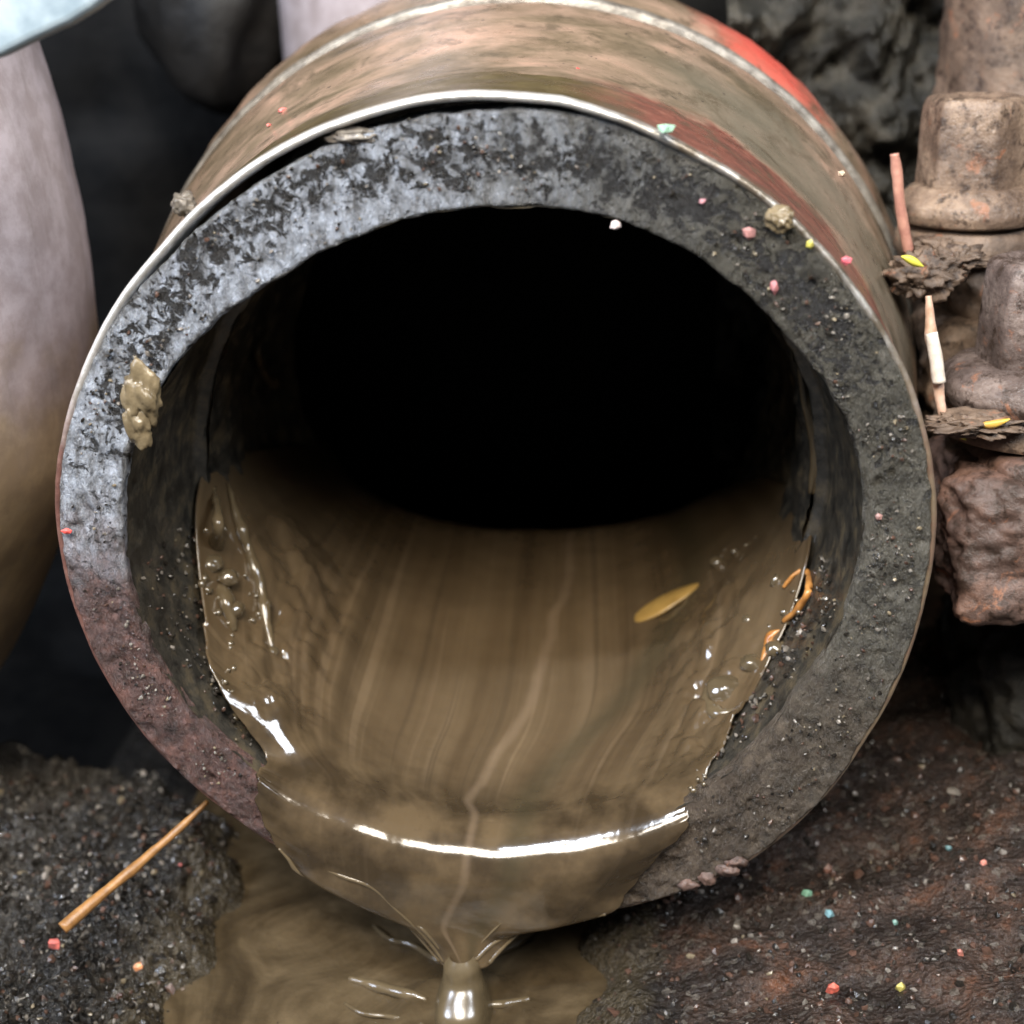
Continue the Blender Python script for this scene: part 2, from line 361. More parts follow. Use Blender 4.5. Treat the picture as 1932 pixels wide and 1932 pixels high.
# bore wall: front counterbore, a step, the long bore, then the wide dark chamber
nb = 360; tb = np.linspace(0, 2*np.pi, nb, endpoint=False); rb2 = rbore(tb)
def bore_part(name, cl, mt, seed, amp=.03):
    Y = np.stack([c[0]+0*tb for c in cl], 1); R = np.stack([c[1]+0*tb for c in cl], 1)
    V = np.stack([R*np.sin(tb)[:, None], Y, R*np.cos(tb)[:, None]], -1).reshape(-1, 3)
    rad = np.hypot(V[:, 0], V[:, 2]); rn = amp*fbm(V, 1.7, 5, seed); sc = (rad+rn)/rad; V[:, 0] *= sc; V[:, 2] *= sc
    return mesh(name, V, gridf(nb, len(cl), cu=True), mt, pipe)
yr = list(np.arange(.14, 4.3, .1))
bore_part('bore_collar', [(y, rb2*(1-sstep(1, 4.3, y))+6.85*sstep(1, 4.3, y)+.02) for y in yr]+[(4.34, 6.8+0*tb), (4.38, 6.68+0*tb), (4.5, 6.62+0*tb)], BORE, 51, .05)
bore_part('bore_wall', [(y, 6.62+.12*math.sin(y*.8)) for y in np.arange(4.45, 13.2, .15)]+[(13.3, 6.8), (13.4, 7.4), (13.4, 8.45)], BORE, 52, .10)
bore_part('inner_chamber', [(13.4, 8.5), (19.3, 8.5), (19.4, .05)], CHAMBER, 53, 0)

# ------------------------------------------------------------------ sludge flow
def lerp_tab(x, xs, ys): return np.interp(x, xs, ys)
NU, = (240,)
uu = np.linspace(-1, 1, NU)
rows = []   # each: arrays X,Y,Z
ys_in = np.concatenate([np.arange(14.6, 1.2, -.14), np.arange(1.2, .70, -.08)])
def on_wall(px, py, r=6.72):
    for y in np.arange(0, 16, .02):
        w = at(px, py, 1, y)
        if math.hypot(w[0], w[2]) >= (r if y > .5 else 6.6): return w
    return w
LW = [on_wall(*q) for q in [(432, 1440), (418, 1340), (404, 1240), (378, 1080), (368, 960), (385, 860)]]
RW = [on_wall(*q) for q in [(1335, 1480), (1392, 1370), (1450, 1250), (1515, 1110), (1535, 1000), (1530, 935)]]
tab = [14.6, 13, 11, 8, 5, 3, 1.2, 0]
xl = [-6.3, -6.15, -6.2, -6.25, -6.05, -5.55, -5.0, -4.85]
xr = [6.3, 6.25, 6.3, 6.35, 6.2, 5.6, 4.75, 4.15]
zl = [-3.6, -2.55, -2.65, -2.85, -3.3, -4.0, -4.65, -4.85]
zr = [-4.4, -3.3, -3.3, -3.2, -3.1, -3.7, -4.75, -5.1]
zc = [-6.6, -4.75, -4.85, -5.05, -5.45, -5.85, -6.15, -6.30]
pw = [2.2, 2.4, 2.4, 2.4, 2.2, 2.1, 2.0, 2.0]
I = lambda y, q: np.interp(y, tab[::-1], q[::-1])
def contact(q, W_, end):
    a = sorted([(w[1], w[0], w[2]) for w in W_]); ys = np.array([t[0] for t in a]+[14.6]); k_ = 1 if q in (0,) else 2
    return ys, np.array([t[k_] for t in a]+[end])
Ylx, Vlx = contact(0, LW, -6.2); Ylz, Vlz = contact(2, LW, -2.6); Yrx, Vrx = contact(0, RW, 6.0); Yrz, Vrz = contact(2, RW, -3.4)
print('LW', np.round(LW, 2).tolist(), 'RW', np.round(RW, 2).tolist())
def smooth1(f, y): return (f(y-.5)+2*f(y)+f(y+.5))/4
tab = list(np.linspace(14.6, .7, 40))
zc = [float(np.interp(y, [0, 1.2, 3, 5, 8, 11, 13, 14.6], [-6.20, -6.13, -5.92, -5.52, -5.0, -4.75, -4.55, -6.5])) for y in tab]
pw = [float(np.interp(y, [0, 3, 6, 14], [2.0, 2.6, 3.0, 2.6])) for y in tab]
ext = 1.012
xl = [float(smooth1(lambda t: np.interp(t, Ylx, Vlx), y))*ext for y in tab]; zl = [float(smooth1(lambda t: np.interp(t, Ylz, Vlz), y)) for y in tab]
xr = [float(smooth1(lambda t: np.interp(t, Yrx, Vrx), y))*ext for y in tab]; zr = [float(smooth1(lambda t: np.interp(t, Yrz, Vrz), y)) for y in tab]
xl[-1] = -4.85; zl[-1] = -4.80; xr[-1] = 4.15; zr[-1] = -5.05
for y in ys_in:
    a, b = I(y, xl), I(y, xr); X = (a+b)/2+(b-a)/2*uu
    ze = np.where(uu < 0, I(y, zl), I(y, zr)); Z = I(y, zc)+(ze-I(y, zc))*np.abs(uu)**I(y, pw)
    rc_, rl_, rr_c = 6.17, math.hypot(float(I(y, xl)), float(I(y, zl))), math.hypot(float(I(y, xr)), float(I(y, zr)))
    re_ = rc_+(np.where(uu < 0, rl_, rr_c)-rc_)*np.abs(uu)**3; w_ = 1-float(sstep(.7, 5, y))
    Z = Z*(1-w_)+w_*-np.sqrt(np.maximum(re_**2-X**2, .01))
    rows.append((X, y+0*X, Z))
# over the lip and down the face
def arcrow(y, r, x0, x1, th, rl=None, rr=None):
    rl = r if rl is None else rl; rr = r if rr is None else rr
    X = (x0+x1)/2+(x1-x0)/2*uu; e = 1-np.abs(uu)**3; re = r+(np.where(uu < 0, rl, rr)-r)*np.abs(uu)**3
    return X, y-th*e, -np.sqrt(np.maximum(re*re-X*X, .01))
lipn = 22
for k in range(1, lipn+1):
    an = k/lipn*math.pi/2
    r = 6.17+.80*(1-math.cos(an)); y = .70-.78*math.sin(an)
    rows.append(arcrow(y, r, -4.85-.10*k/lipn, 4.15-.45*k/lipn, .32*math.sin(an), 6.82+.15*k/lipn, 6.60+.37*k/lipn))
for k in range(1, 15):
    t = k/14; r = 6.97+1.45*t
    rows.append(arcrow(-.08+.0*t, r, -4.95+.55*t, 3.7-1.7*t, .34-.14*t))
# hanging apron gathering to the neck
x0, x1 = -4.4, 2.0
Xb, Yb, Zb = rows[-1]
neck = np.array([-.80, -.30, -9.2])
for k in range(1, 25):
    t = k/24; ts = t**.85
    tx = neck[0]+.46*np.sin(uu*math.pi/2); ty = neck[1]-.12*np.cos(uu*math.pi/2); tz = neck[2]+0*uu
    X = Xb*(1-ts)+tx*ts; Yq = Yb*(1-ts)+ty*ts
    sag = .22*np.sin(math.pi*t)*(1-np.abs(uu)**2)
    Z = Zb*(1-t)+tz*t+ sag*.3 - .0*uu
    Z = Z+ .35*np.sin(math.pi*t)*np.abs(uu)
    rows.append((X, Yq+.9*np.sin(math.pi*t)*np.abs(uu)**1.5*.5, Z))
V = np.stack([np.stack(r, -1) for r in rows], 0)      # rows x NU x 3
ln0 = np.cumsum(np.r_[0, np.linalg.norm(np.diff(V[:, NU//2], axis=0), axis=1)]); NR = 330
# denser rows over the lip and the apron
dens = np.interp(ln0, [0, 12, 14, ln0[-1]], [0, 110, 160, NR-1]); src = np.interp(np.arange(NR), dens, np.arange(len(ln0)))
i0_ = np.floor(src).astype(int); i1_ = np.minimum(i0_+1, len(ln0)-1); fr_ = (src-i0_)[:, None, None]; V = V[i0_]*(1-fr_)+V[i1_]*fr_
for _ in range(60): V[1:-1] = (V[:-2]+2*V[1:-1]+V[2:])/4
edge_w = (np.abs(uu)**8)[None, :]*fbm(np.stack([np.arange(NR)*.09, 0*np.arange(NR), 0*np.arange(NR)], -1), 1, 4, 5)[:, None]
V[150:300, :, 0] += (.12*edge_w)[150:300]
n = V.shape[0]; U2, V2 = np.meshgrid(uu, np.arange(n)/n, indexing='xy')
# flow ripples: long ridges that follow the stream, lumps where it leaves the wall
X, Yv, Z = V[..., 0], V[..., 1], V[..., 2]
ln = np.cumsum(np.r_[0, np.linalg.norm(np.diff(V[:, NU//2], axis=0), axis=1)])
st = np.stack([U2*9, (ln[:, None]+0*U2)*.16, 0*U2], -1).reshape(-1, 3)
rip = (fbm(st, 1, 4, 61).reshape(n, NU))
fade = 1-np.abs(U2)**6
V[..., 2] += .022*rip*fade*np.where(Yv > .8, 1, .35)
lipw = np.exp(-((Yv-.15)/.5)**2)*(Yv > -.6)*fade
lb = fbm(np.stack([X*.9, 0*X, 0*X+ln[:, None]*.35], -1).reshape(-1, 3), 1, 2, 66).reshape(n, NU)
V[..., 1] -= .05*lb*lipw; V[..., 2] += .035*lb*lipw
lum = fbm(V.reshape(-1, 3), .9, 4, 71).reshape(n, NU)
sideL = np.exp(-((X+5.0)/.75)**2)*sstep(.6, 2, Yv)*(1-sstep(6, 8.5, Yv)); sideR = np.exp(-((X-4.5)/1.0)**2)*sstep(.6, 1.8, Yv)*(1-sstep(5.5, 8, Yv))
V[..., 2] += (sideL*.45+sideR*.35)*(.75+.7*lum)+.035*lum*fade*sstep(.3, 2, Yv)
V[..., 2] += .16*np.exp(-((X+3.9)/.22)**2)*sstep(1, 3, Yv)*(1-sstep(7, 9, Yv))
wet = fbm(V.reshape(-1, 3), 1.9, 3, 73).reshape(n, NU)
wL = np.exp(-((X+4.9)/.8)**2)*sstep(.9, 1.8, Yv)*(1-sstep(5.5, 7.5, Yv)); wR = np.exp(-((X-4.3)/.9)**2)*sstep(.6, 1.4, Yv)*(1-sstep(5, 7, Yv))
V[..., 2] += (wL+wR)*.16*wet
# central vein running to the stream
vx = -.35+.10*np.sin(ln*.9)[:, None]+.16*np.clip(ln[:, None]*0+Yv, 0, 14)*.55
vein = np.exp(-((X-vx)/.13)**2)*np.where(Yv > 0, 1, .6)*(1-sstep(9, 13, Yv))
V[..., 2] += .03*vein*(Yv > .5); V[..., 1] -= .008*vein*(Yv <= 0)
flow = empty('sludge_flow', (-.8, -.5, -10.4), 'thick brown sludge sheet running over the lower lip of the pipe into a stream', 'sludge')
uvf = np.stack([(U2+1)/2, ln[:, None]/12+0*U2], -1).reshape(-1, 2)
sh = mesh('sheet', V.reshape(-1, 3), gridf(n, NU, flip=True), SLUDGE, flow, uv=uvf)
md = sh.modifiers.new('thick', 'SOLIDIFY'); md.thickness = .05; md.offset = -1
# falling stream with its bulge
prf = smoothprof([(-8.9, .25), (-9.1, .40), (-9.3, .40), (-9.45, .42), (-9.6, .46), (-9.8, .52), (-10.0, .56), (-10.3, .60), (-10.8, .80)], .05, 4)
V1, F1 = lathe_z(prf[::-1], 48, (-.85, -.56, 0), 5, .04, .9)
uvs = np.c_[np.repeat(np.arange(48)/48, len(prf)), np.tile(np.arange(len(prf))/60, 48)]
V1[:, 1] += .18-.42*sstep(0, .4, -(V1[:, 1]+.56))*sstep(9.35, 9.9, -V1[:, 2]); mesh('stream', V1, F1, BEAD, flow, uv=uvs)
# wrinkled strands that run across the sheet and the pool into the stream
def strand(pts, r, ax, val, par=flow, mt=POOL, nm='strand'):
    P = [at(px, py, ax, v) for (px, py), v in zip(pts, val)]
    V, Fc = tube(P, r, 10, 8, .03, int(pts[0][0]) % 50); return mesh(nm, V, Fc, mt, par)
ap = V[-50::2]
for uidx, i0 in ((1, 0), (NU-2, 6)):
    path = ap[i0::3, uidx]+np.array([0, -.06, .02]); rr_ = .025+.045*np.sin(np.linspace(.2, 2.6, len(path)))
    Vt, Ft = tube(path, rr_, 10, 6, .015, uidx % 7); mesh('strand', Vt, Ft, SLUDGE_PLAIN, flow)
_q = (V.reshape(-1, 3) @ _B)+_C; _sx = 966+F*_q[:, 0]/_q[:, 2]; _sy = 966-F*_q[:, 1]/_q[:, 2]; _ok = (V[..., 1] < .1).ravel()
def sheet_pt(px, py):
    i = np.argmin(np.where(_ok, (_sx-px)**2+(_sy-py)**2, 1e12)); return V.reshape(-1, 3)[i]+np.array([0, -.02, 0])
for pts_, r_ in [([(560, 1615), (640, 1650), (700, 1672), (745, 1712), (800, 1762), (838, 1815)], .045), ([(700, 1700), (745, 1725), (790, 1745), (830, 1790)], .035),
                 ([(1040, 1735), (985, 1752), (935, 1775), (898, 1808)], .055), ([(1000, 1700), (950, 1735), (905, 1780)], .03)]:
    P = [sheet_pt(*q) for q in pts_]
    Vt, Ft = tube(P, [.4*r_]+[r_]*(len(P)-2)+[r_*.8], 10, 8, .012, 3); mesh('strand', Vt, Ft, SLUDGE_PLAIN, flow)

# ------------------------------------------------------------------ ground heightfield and pool
ZP = -10.4
def gheight(X, Yg):
    cl = -7.1+.30*np.sin(Yg*.7)+.25*np.sin(Yg*2.3+X); cr = 1.6+.35*np.sin(Yg*.9+1)+.25*np.sin(Yg*2.9)
    L = np.clip(cl-X, -2, None); Rr = np.clip(X-cr, -2, None)
    h = np.where(L > -.0, ZP+.05+1.1*(1-np.exp(-L/1.3)), 0)+np.where(Rr > 0, ZP+.05+.55*(1-np.exp(-Rr/.8))+.22*Rr, 0)
    mid = (L <= 0) & (Rr <= 0)
    dm = np.minimum(np.abs(L), np.abs(Rr)); h = np.where(mid, ZP-.05-.35*np.minimum(dm, 2), h)
    # the left bank ends in a drop behind a crest
    dr = sstep(6.3, 8.3, Yg+.35*(X+9)-.35*0)*sstep(-4.5, -8, X); h = h-7*dr
    return h
gx = np.linspace(-16, 20, 620); gy = np.linspace(-7, 27, 560)
GX, GY = np.meshgrid(gx, gy, indexing='ij'); P = np.stack([GX, GY, 0*GX], -1).reshape(-1, 3)
H = gheight(P[:, 0], P[:, 1]); bank = sstep(ZP-.05, ZP+.35, H)
lf = sstep(-3, -6, P[:, 0])
grit = .30*fbm(P, .8, 5, 81)+(.05+.20*lf)*np.clip(fbm(P, 2.6, 4, 88), -.3, 1)+(.03+.05*lf)*fbm(P, 7, 2, 90)
lf = (P[:, 0] < -4)*1.0
P[:, 2] = H+grit*(.12+bank*(.55+.6*lf))
def make_ground():
    M = Mat('wet_grit', None, .25, .6); X, Y, Z = M.sep()
    v = M.voro(7, out='Color'); vs = M.n.new('ShaderNodeSeparateColor'); M.link(v, vs.inputs[0])
    d = M.ramp(M.noise(1.4, 6, .7), [(.3, (.003, .0026, .002)), (.54, (.008, .0065, .005)), (.74, (.028, .023, .018))])
    br = M.ramp(M.noise(.8, 6, .7), [(.3, (.013, .009, .007)), (.48, (.038, .026, .020)), (.6, (.075, .045, .032)), (.72, (.15, .062, .032))])
    c = M.mix(M.rng(M.math('ADD', X, M.math('MULTIPLY', M.noise(.45, 4, .6), 6)), 4.2, 9), d, br)
    c = M.mix(M.math('MULTIPLY', M.ramp(vs.outputs[0], [(.90, 0), (.96, 1)]), .6), c, (.16, .14, .115))
    lp = M.math('MULTIPLY', M.rng(X, -9.0, -11.5), M.ramp(M.noise(.5, 4, .6), [(.4, 0), (.55, 1)]))
    c = M.mix(M.math('MULTIPLY', lp, .25), c, (.13, .115, .095))
    wn = M.math('MULTIPLY', M.math('SUBTRACT', M.noise(1.1, 5, .65), .5), 3.2)
    wl = M.math('MULTIPLY', M.rng(M.math('ADD', X, wn), -8.7, -7.5), M.rng(M.math('ADD', X, wn), 3.4, 2.4))
    c = M.mix(M.math('MULTIPLY', wl, .85), c, (.062, .047, .026))
    M.set('Base Color', c); M.set('Roughness', M.ramp(M.noise(6, 3, .6), [(.35, .08), (.65, .30)]))
    b = M.bump(M.noise(7, 5, .75), 1, .16); M.bump(M.voro(9), .8, .10, b)
    return M.m
GROUND = make_ground()
setp(mesh('ground', P, gridf(620, 560), GROUND), kind='structure')
# pool of sludge with rings round the stream
px_ = np.linspace(-9, 3.6, 300); py_ = np.linspace(-6.6, 12, 380); PX, PY = np.meshgrid(px_, py_, indexing='ij')
dd = np.hypot((PX+.85), (PY+.56)*1.0)
ring = .10*np.sin(dd*6.0)*np.exp(-((dd-.2)/1.5)**2)+.05*np.exp(-(dd/.9)**2)*3
PZ = ZP+ring+.05*fbm(np.stack([PX, PY, 0*PX], -1).reshape(-1, 3), .45, 3, 95).reshape(PX.shape)
PZ += .07*np.sin(np.hypot(PX+4.2, PY-.3)*2.2+1)*np.exp(-(np.hypot(PX+4.2, PY-.3)/2)**2)
V = np.stack([PX, PY, PZ], -1).reshape(-1, 3)
setp(mesh('sludge_pool', V, gridf(300, 380), POOL), kind='structure')
strand([(703, 1745), (735, 1772), (775, 1782), (815, 1805), (845, 1822)], [.02, .06, .08, .08, .05], 2, [ZP+.04]*5, mt=SLUDGE_PLAIN)
strand([(905, 1812), (935, 1795), (975, 1778), (1015, 1752)], [.06, .14, .12, .03], 2, [ZP+.05]*4, mt=SLUDGE_PLAIN)
strand([(658, 1846), (700, 1858), (755, 1872), (806, 1886)], [.03, .11, .12, .08], 2, [ZP+.04]*4, mt=SLUDGE_PLAIN)
strand([(920, 1896), (955, 1893), (1000, 1884)], [.08, .10, .04], 2, [ZP+.04]*3, mt=SLUDGE_PLAIN)
strand([(650, 1893), (685, 1912), (735, 1918), (800, 1932)], [.02, .05, .05, .03], 2, [ZP+.03]*4, mt=SLUDGE_PLAIN)

# ------------------------------------------------------------------ loose grit on the banks
def chips_mesh(name, pts, sizes, mats, mi, seed, smooth=False, squash=.6):
    r = np.random.default_rng(seed); VV = []; FF = []; MI = []
    bm = bmesh.new(); bmesh.ops.create_icosphere(bm, subdivisions=1, radius=1)
    base = np.array([v.co[:] for v in bm.verts]); fc = [[v.index for v in f.verts] for f in bm.faces]; bm.free(); nv = len(base)
    for k, (p, s) in enumerate(zip(pts, sizes)):
        q = r.normal(size=(3, 3)); q, _ = np.linalg.qr(q); v = (base*(1+.22*r.normal(size=(nv, 1)))*np.array([1, squash, .8]))@q*s+p
        o = len(VV)*nv; VV.append(v); FF += [tuple(i+o for i in f) for f in fc]; MI += [mi[k]]*len(fc)
    return mesh(name, np.concatenate(VV), FF, mats, smooth=smooth, midx=MI)
def gz(x, y):
    q = np.array([[x, y, 0.]]); h = gheight(q[:, 0], q[:, 1])[0]; b = sstep(ZP-.05, ZP+.35, h)
    l = 1.0*(x < -5); return h+(.30*fbm(q, .8, 5, 81)[0]+(.05+.2*l)*np.clip(fbm(q, 2.6, 4, 88)[0], -.3, 1))*(.12+b*(.55+.6*l))
gm = [mat_simple('grit_dark', (.006, .005, .004), (.03, .025, .02), .08, 3, .3, .05),
      mat_simple('grit_brown', (.03, .018, .012), (.09, .05, .036), .12, 3, .3, .05),
      mat_simple('grit_pale', (.10, .09, .075), (.20, .175, .15), .12, 3, .3, .05),
      mat_simple('grit_tan', (.12, .095, .06), (.22, .18, .12), .15, 3, .3, .05)]
pts = []; sz = []; mi = []
while len(pts) < 6500:
    left = rng.random() < .55
    x = rng.uniform(-14, -7.0) if left else rng.uniform(1.9, 17); y = rng.uniform(-4, 6.5 if left else 14)
    pts.append((x, y, gz(x, y)+.02)); sz.append(min(abs(rng.normal())*.045+.03, .15)); mi.append(int(rng.choice(4, p=[.80, .14, .05, .01] if left else [.45, .43, .09, .03])))
setp(chips_mesh('loose_grit', np.array(pts), sz, gm, mi, 3), kind='stuff')

# ------------------------------------------------------------------ big rounded pipe at the left
def make_lav():
    M = Mat('mauve_painted_metal', None, .42, .4); X, Y, Z = M.sep()
    z = M.math('ADD', Z, M.math('MULTIPLY', M.noise(.35, 4, .6), 7))
    c = M.ramp(M.rng(z, 1.5, 9.5), [(.0, (.42, .31, .185)), (.4, (.42, .33, .25)), (.7, (.38, .32, .335)), (1, (.44, .395, .43))])
    c = M.mix(M.math('MULTIPLY', M.ramp(M.noise(1.3, 6, .7), [(.42, 1), (.6, 0)]), .35), c, (.14, .10, .085))
    c = M.mix(M.ramp(M.noise(2.6, 5, .65), [(.64, 0), (.74, .4)]), c, (.14, .11, .10)); c = M.mix(M.ramp(M.noise(1, 6, .7, M.map((1.6, 1.6, .25))), [(.52, 0), (.70, .5)]), c, (.20, .17, .16))
    M.set('Base Color', c); M.bump(M.noise(2, 4, .6), .08, .1); return M.m
LAV = make_lav()
bigp = empty('large_round_pipe', (-16.6, 6, -7.4), 'large dusty mauve and tan rounded pipe at the far left edge, out of focus', 'pipe')
pz = smoothprof([(-7.4, .05), (-7.2, 1.5), (-6.2, 3.2), (-4.6, 4.3), (-3.2, 5.05), (-1.5, 6.0), (.2, 6.6), (2, 6.85), (4.5, 6.95), (7.5, 6.75), (11, 6.1), (14, 5.4), (24, 5.0)], .25, 5)
V, Fc = lathe_z(pz, 160, (-16.6, 6, 0), 3, .07, .5); mesh('pipe_body', V, Fc, LAV, bigp)
V, Fc = lathe_y([(0, 0)], 3)
V, Fc = lathe_z([(10.4, 6.15), (10.5, 6.45), (10.8, 6.55), (11.1, 6.45), (11.2, 6.0)], 120, (-16.6, 6, 0)); mesh('collar', V, Fc, LAV, bigp)

# pale plate at the top left corner
def slab(name, poly, ax, val, depth, mt, parent=None, bevel=.12, loc=None):
    P0 = [at(x, y, ax, val) for x, y in poly]; n = len(P0); e = np.zeros(3); e[ax] = depth
    V = P0+[p+e for p in P0]; Fc = [tuple(range(n)), tuple(range(n, 2*n))[::-1]]+[(i, i+n, (i+1) % n+n, (i+1) % n) for i in range(n)]
    o = mesh(name, V, Fc, mt, parent, smooth=False, loc=loc)
    bm = bmesh.new(); bm.from_mesh(o.data); bmesh.ops.recalc_face_normals(bm, faces=bm.faces); bm.to_mesh(o.data); bm.free()
    b = o.modifiers.new('bevel', 'BEVEL'); b.width = bevel; b.segments = 3; b.limit_method = 'ANGLE'; b.harden_normals = False
    return o
PLATE = mat_simple('pale_blue_grey_plate', (.21, .27, .31), (.36, .43, .47), .35, 1.2, .2, .05, .5, 6)
setp(slab('grey_plate', [(-260, 190), (0, 107), (70, 72), (128, 46), (170, 20), (204, -4), (300, -120), (-260, -160)], 1, -1.5, .5, PLATE), 'pale blue grey metal plate poking into the top left corner', 'plate')

# mauve upright pipe and dark wall behind
back = empty('upright_pipe', (-3.2, 25, -10), 'blurred mauve upright pipe rising behind the top left of the ribbed outlet pipe', 'pipe')
x0 = at(512, 60, 1, 22)[0]
V, Fc = lathe_z([(-10, 3.2), (2, 3.2), (10, 3.25), (18, 3.2), (30, 3.2)], 90, (x0+3.2, 24, 0), 9, .05, .5); mesh('pipe_body', V, Fc, LAV, back)
WALLM = mat_simple('dark_void', (.004, .004, .004), (.012, .011, .010), .7, .5, .5, .2, .15, 2)  # near-black colour paints in the dark void behind
gxw = np.linspace(-60, 60, 160); gzw = np.linspace(-30, 50, 110); A, Bz = np.meshgrid(gxw, gzw, indexing='ij')
V = np.stack([A, 31+0*A, Bz], -1).reshape(-1, 3); V[:, 1] += fbm(V, .15, 4, 15)*1.2
setp(mesh('wall', V, gridf(160, 110), WALLM), kind='structure')
Vf = [(-60, -24, -19), (60, -24, -19), (60, 34, -19), (-60, 34, -19)]
setp(mesh('floor', Vf, [(0, 1, 2, 3)], WALLM), kind='structure')
DIM = mat_simple('dim_brown_casting', (.005, .0045, .004), (.016, .014, .012), .5, .6, .5, .15, .3, 2)
p = at(400, 60, 1, 26); V, Fc = lump((p[0], 26, p[2]+1.5), (2.6, 2, 3.6), 4, 4, .22, .8)
setp(mesh('dim_casting', V, Fc, DIM, loc=(p[0], 26, p[2]-2)), 'dim brown casting in the shadow between the two mauve pipes', 'casting')

# ------------------------------------------------------------------ machine housing at the right
def make_rust(name, a, b, c3, rough=.5):
    M = Mat(name, None, rough, .45)
    c = M.ramp(M.noise(.9, 6, .7), [(.3, a), (.5, b), (.7, c3)])
    c = M.mix(M.ramp(M.noise(2.6, 7, .75), [(.52, 0), (.60, .85)]), c, (.035, .022, .016)); c = M.mix(M.ramp(M.noise(1.7, 6, .7, None, .8), [(.60, 0), (.68, .7)]), c, (.30, .13, .07))
    M.set('Base Color', c); M.set('Roughness', M.ramp(M.noise(3, 4, .6), [(.35, rough-.15), (.65, rough+.15)]))
    M.bump(M.noise(5, 6, .7), .6, .10); return M.m
RUST = make_rust('dusty_brown_casting', (.05, .034, .025), (.13, .09, .064), (.25, .175, .125))
ROCK = make_rust('rusty_lump', (.035, .024, .019), (.10, .064, .052), (.20, .115, .085), .38)
GRIME = mat_simple('black_grime', (.008, .008, .007), (.032, .030, .024), .35, 1.0, .8, .2, .5, 3.5, c3=(.085, .075, .058))
BOLT = make_rust('dusty_bolt', (.06, .04, .03), (.165, .113, .08), (.35, .25, .175), .28)
house = empty('machine_housing', (13, 12, -9), 'brown cast machine housing behind the two flanged bolts, grimy towards the pipe', 'housing')
# grimy back slab and cleaner right-hand wall
def wallgrid(name, xa, xb, za, zb, y, mt, amp, sc, seed, n=150, slope=0):
    A, Bz = np.meshgrid(np.linspace(xa, xb, n), np.linspace(za, zb, n), indexing='ij')
    V = np.stack([A, y+slope*(A-xa), Bz], -1).reshape(-1, 3); nn = fbm(V, sc, 5, seed)
    V[:, 1] -= amp*nn; return mesh(name, V, gridf(n, n), mt, house)
wallgrid('grimy_panel', 5.5, 16.5, -10, 22, 19, GRIME, 1.3, .7, 101, 240)
p = at(1770, 100, 1, 13.6); V, Fc = tube([(p[0]+2.8, 14.5, -8), (p[0]+2.8, 14.5, 4), (p[0]+2.7, 14.5, 9), (p[0]+2.8, 14.5, 24)], [2.5, 2.5, 2.4, 2.4], 60, 20, .12, 7); mesh('column', V, Fc, RUST, house)
# ledges carrying the bolts
def block(name, x0, x1, y0, y1, z0, z1, mt, amp, seed, parent=house, n=46):
    bm = bmesh.new(); bmesh.ops.create_cube(bm, size=1); bmesh.ops.subdivide_edges(bm, edges=bm.edges, cuts=n, use_grid_fill=True)
    V = np.array([v.co[:] for v in bm.verts]); Fc = [[v.index for v in f.verts] for f in bm.faces]; bm.free()
    q = V*2; q4 = (np.abs(q)**8).sum(1)**(1/8); V = q/np.maximum(q4, 1)[:, None]/2
    V = V*np.array([x1-x0, y1-y0, z1-z0])+np.array([(x0+x1)/2, (y0+y1)/2, (z0+z1)/2])
    nrm = V-V.mean(0); nrm /= np.linalg.norm(nrm, axis=1)[:, None]
    V = V+nrm*(amp*fbm(V, .9, 4, seed)+.14*amp*fbm(V, 3.2, 4, seed+1))[:, None]
    return mesh(name, V, Fc, mt, parent)
b1 = at(1835, 425, 1, 8.0); b2 = at(1945, 755, 1, 5.0)
zb1 = b1[2]; zb2 = b2[2]
block('upper_ledge', 10.0, 19, 7.1, 13.5, -1.0, zb1-.62, RUST, .30, 111)
block('middle_ledge', 9.6, 19, 6.9, 9.5, zb2-1.2, zb1-1.9, RUST, .2, 112)
block('lower_ledge', 9.95, 19, 2.6, 8.5, -2.5, zb2-.60, ROCK, .22, 113)
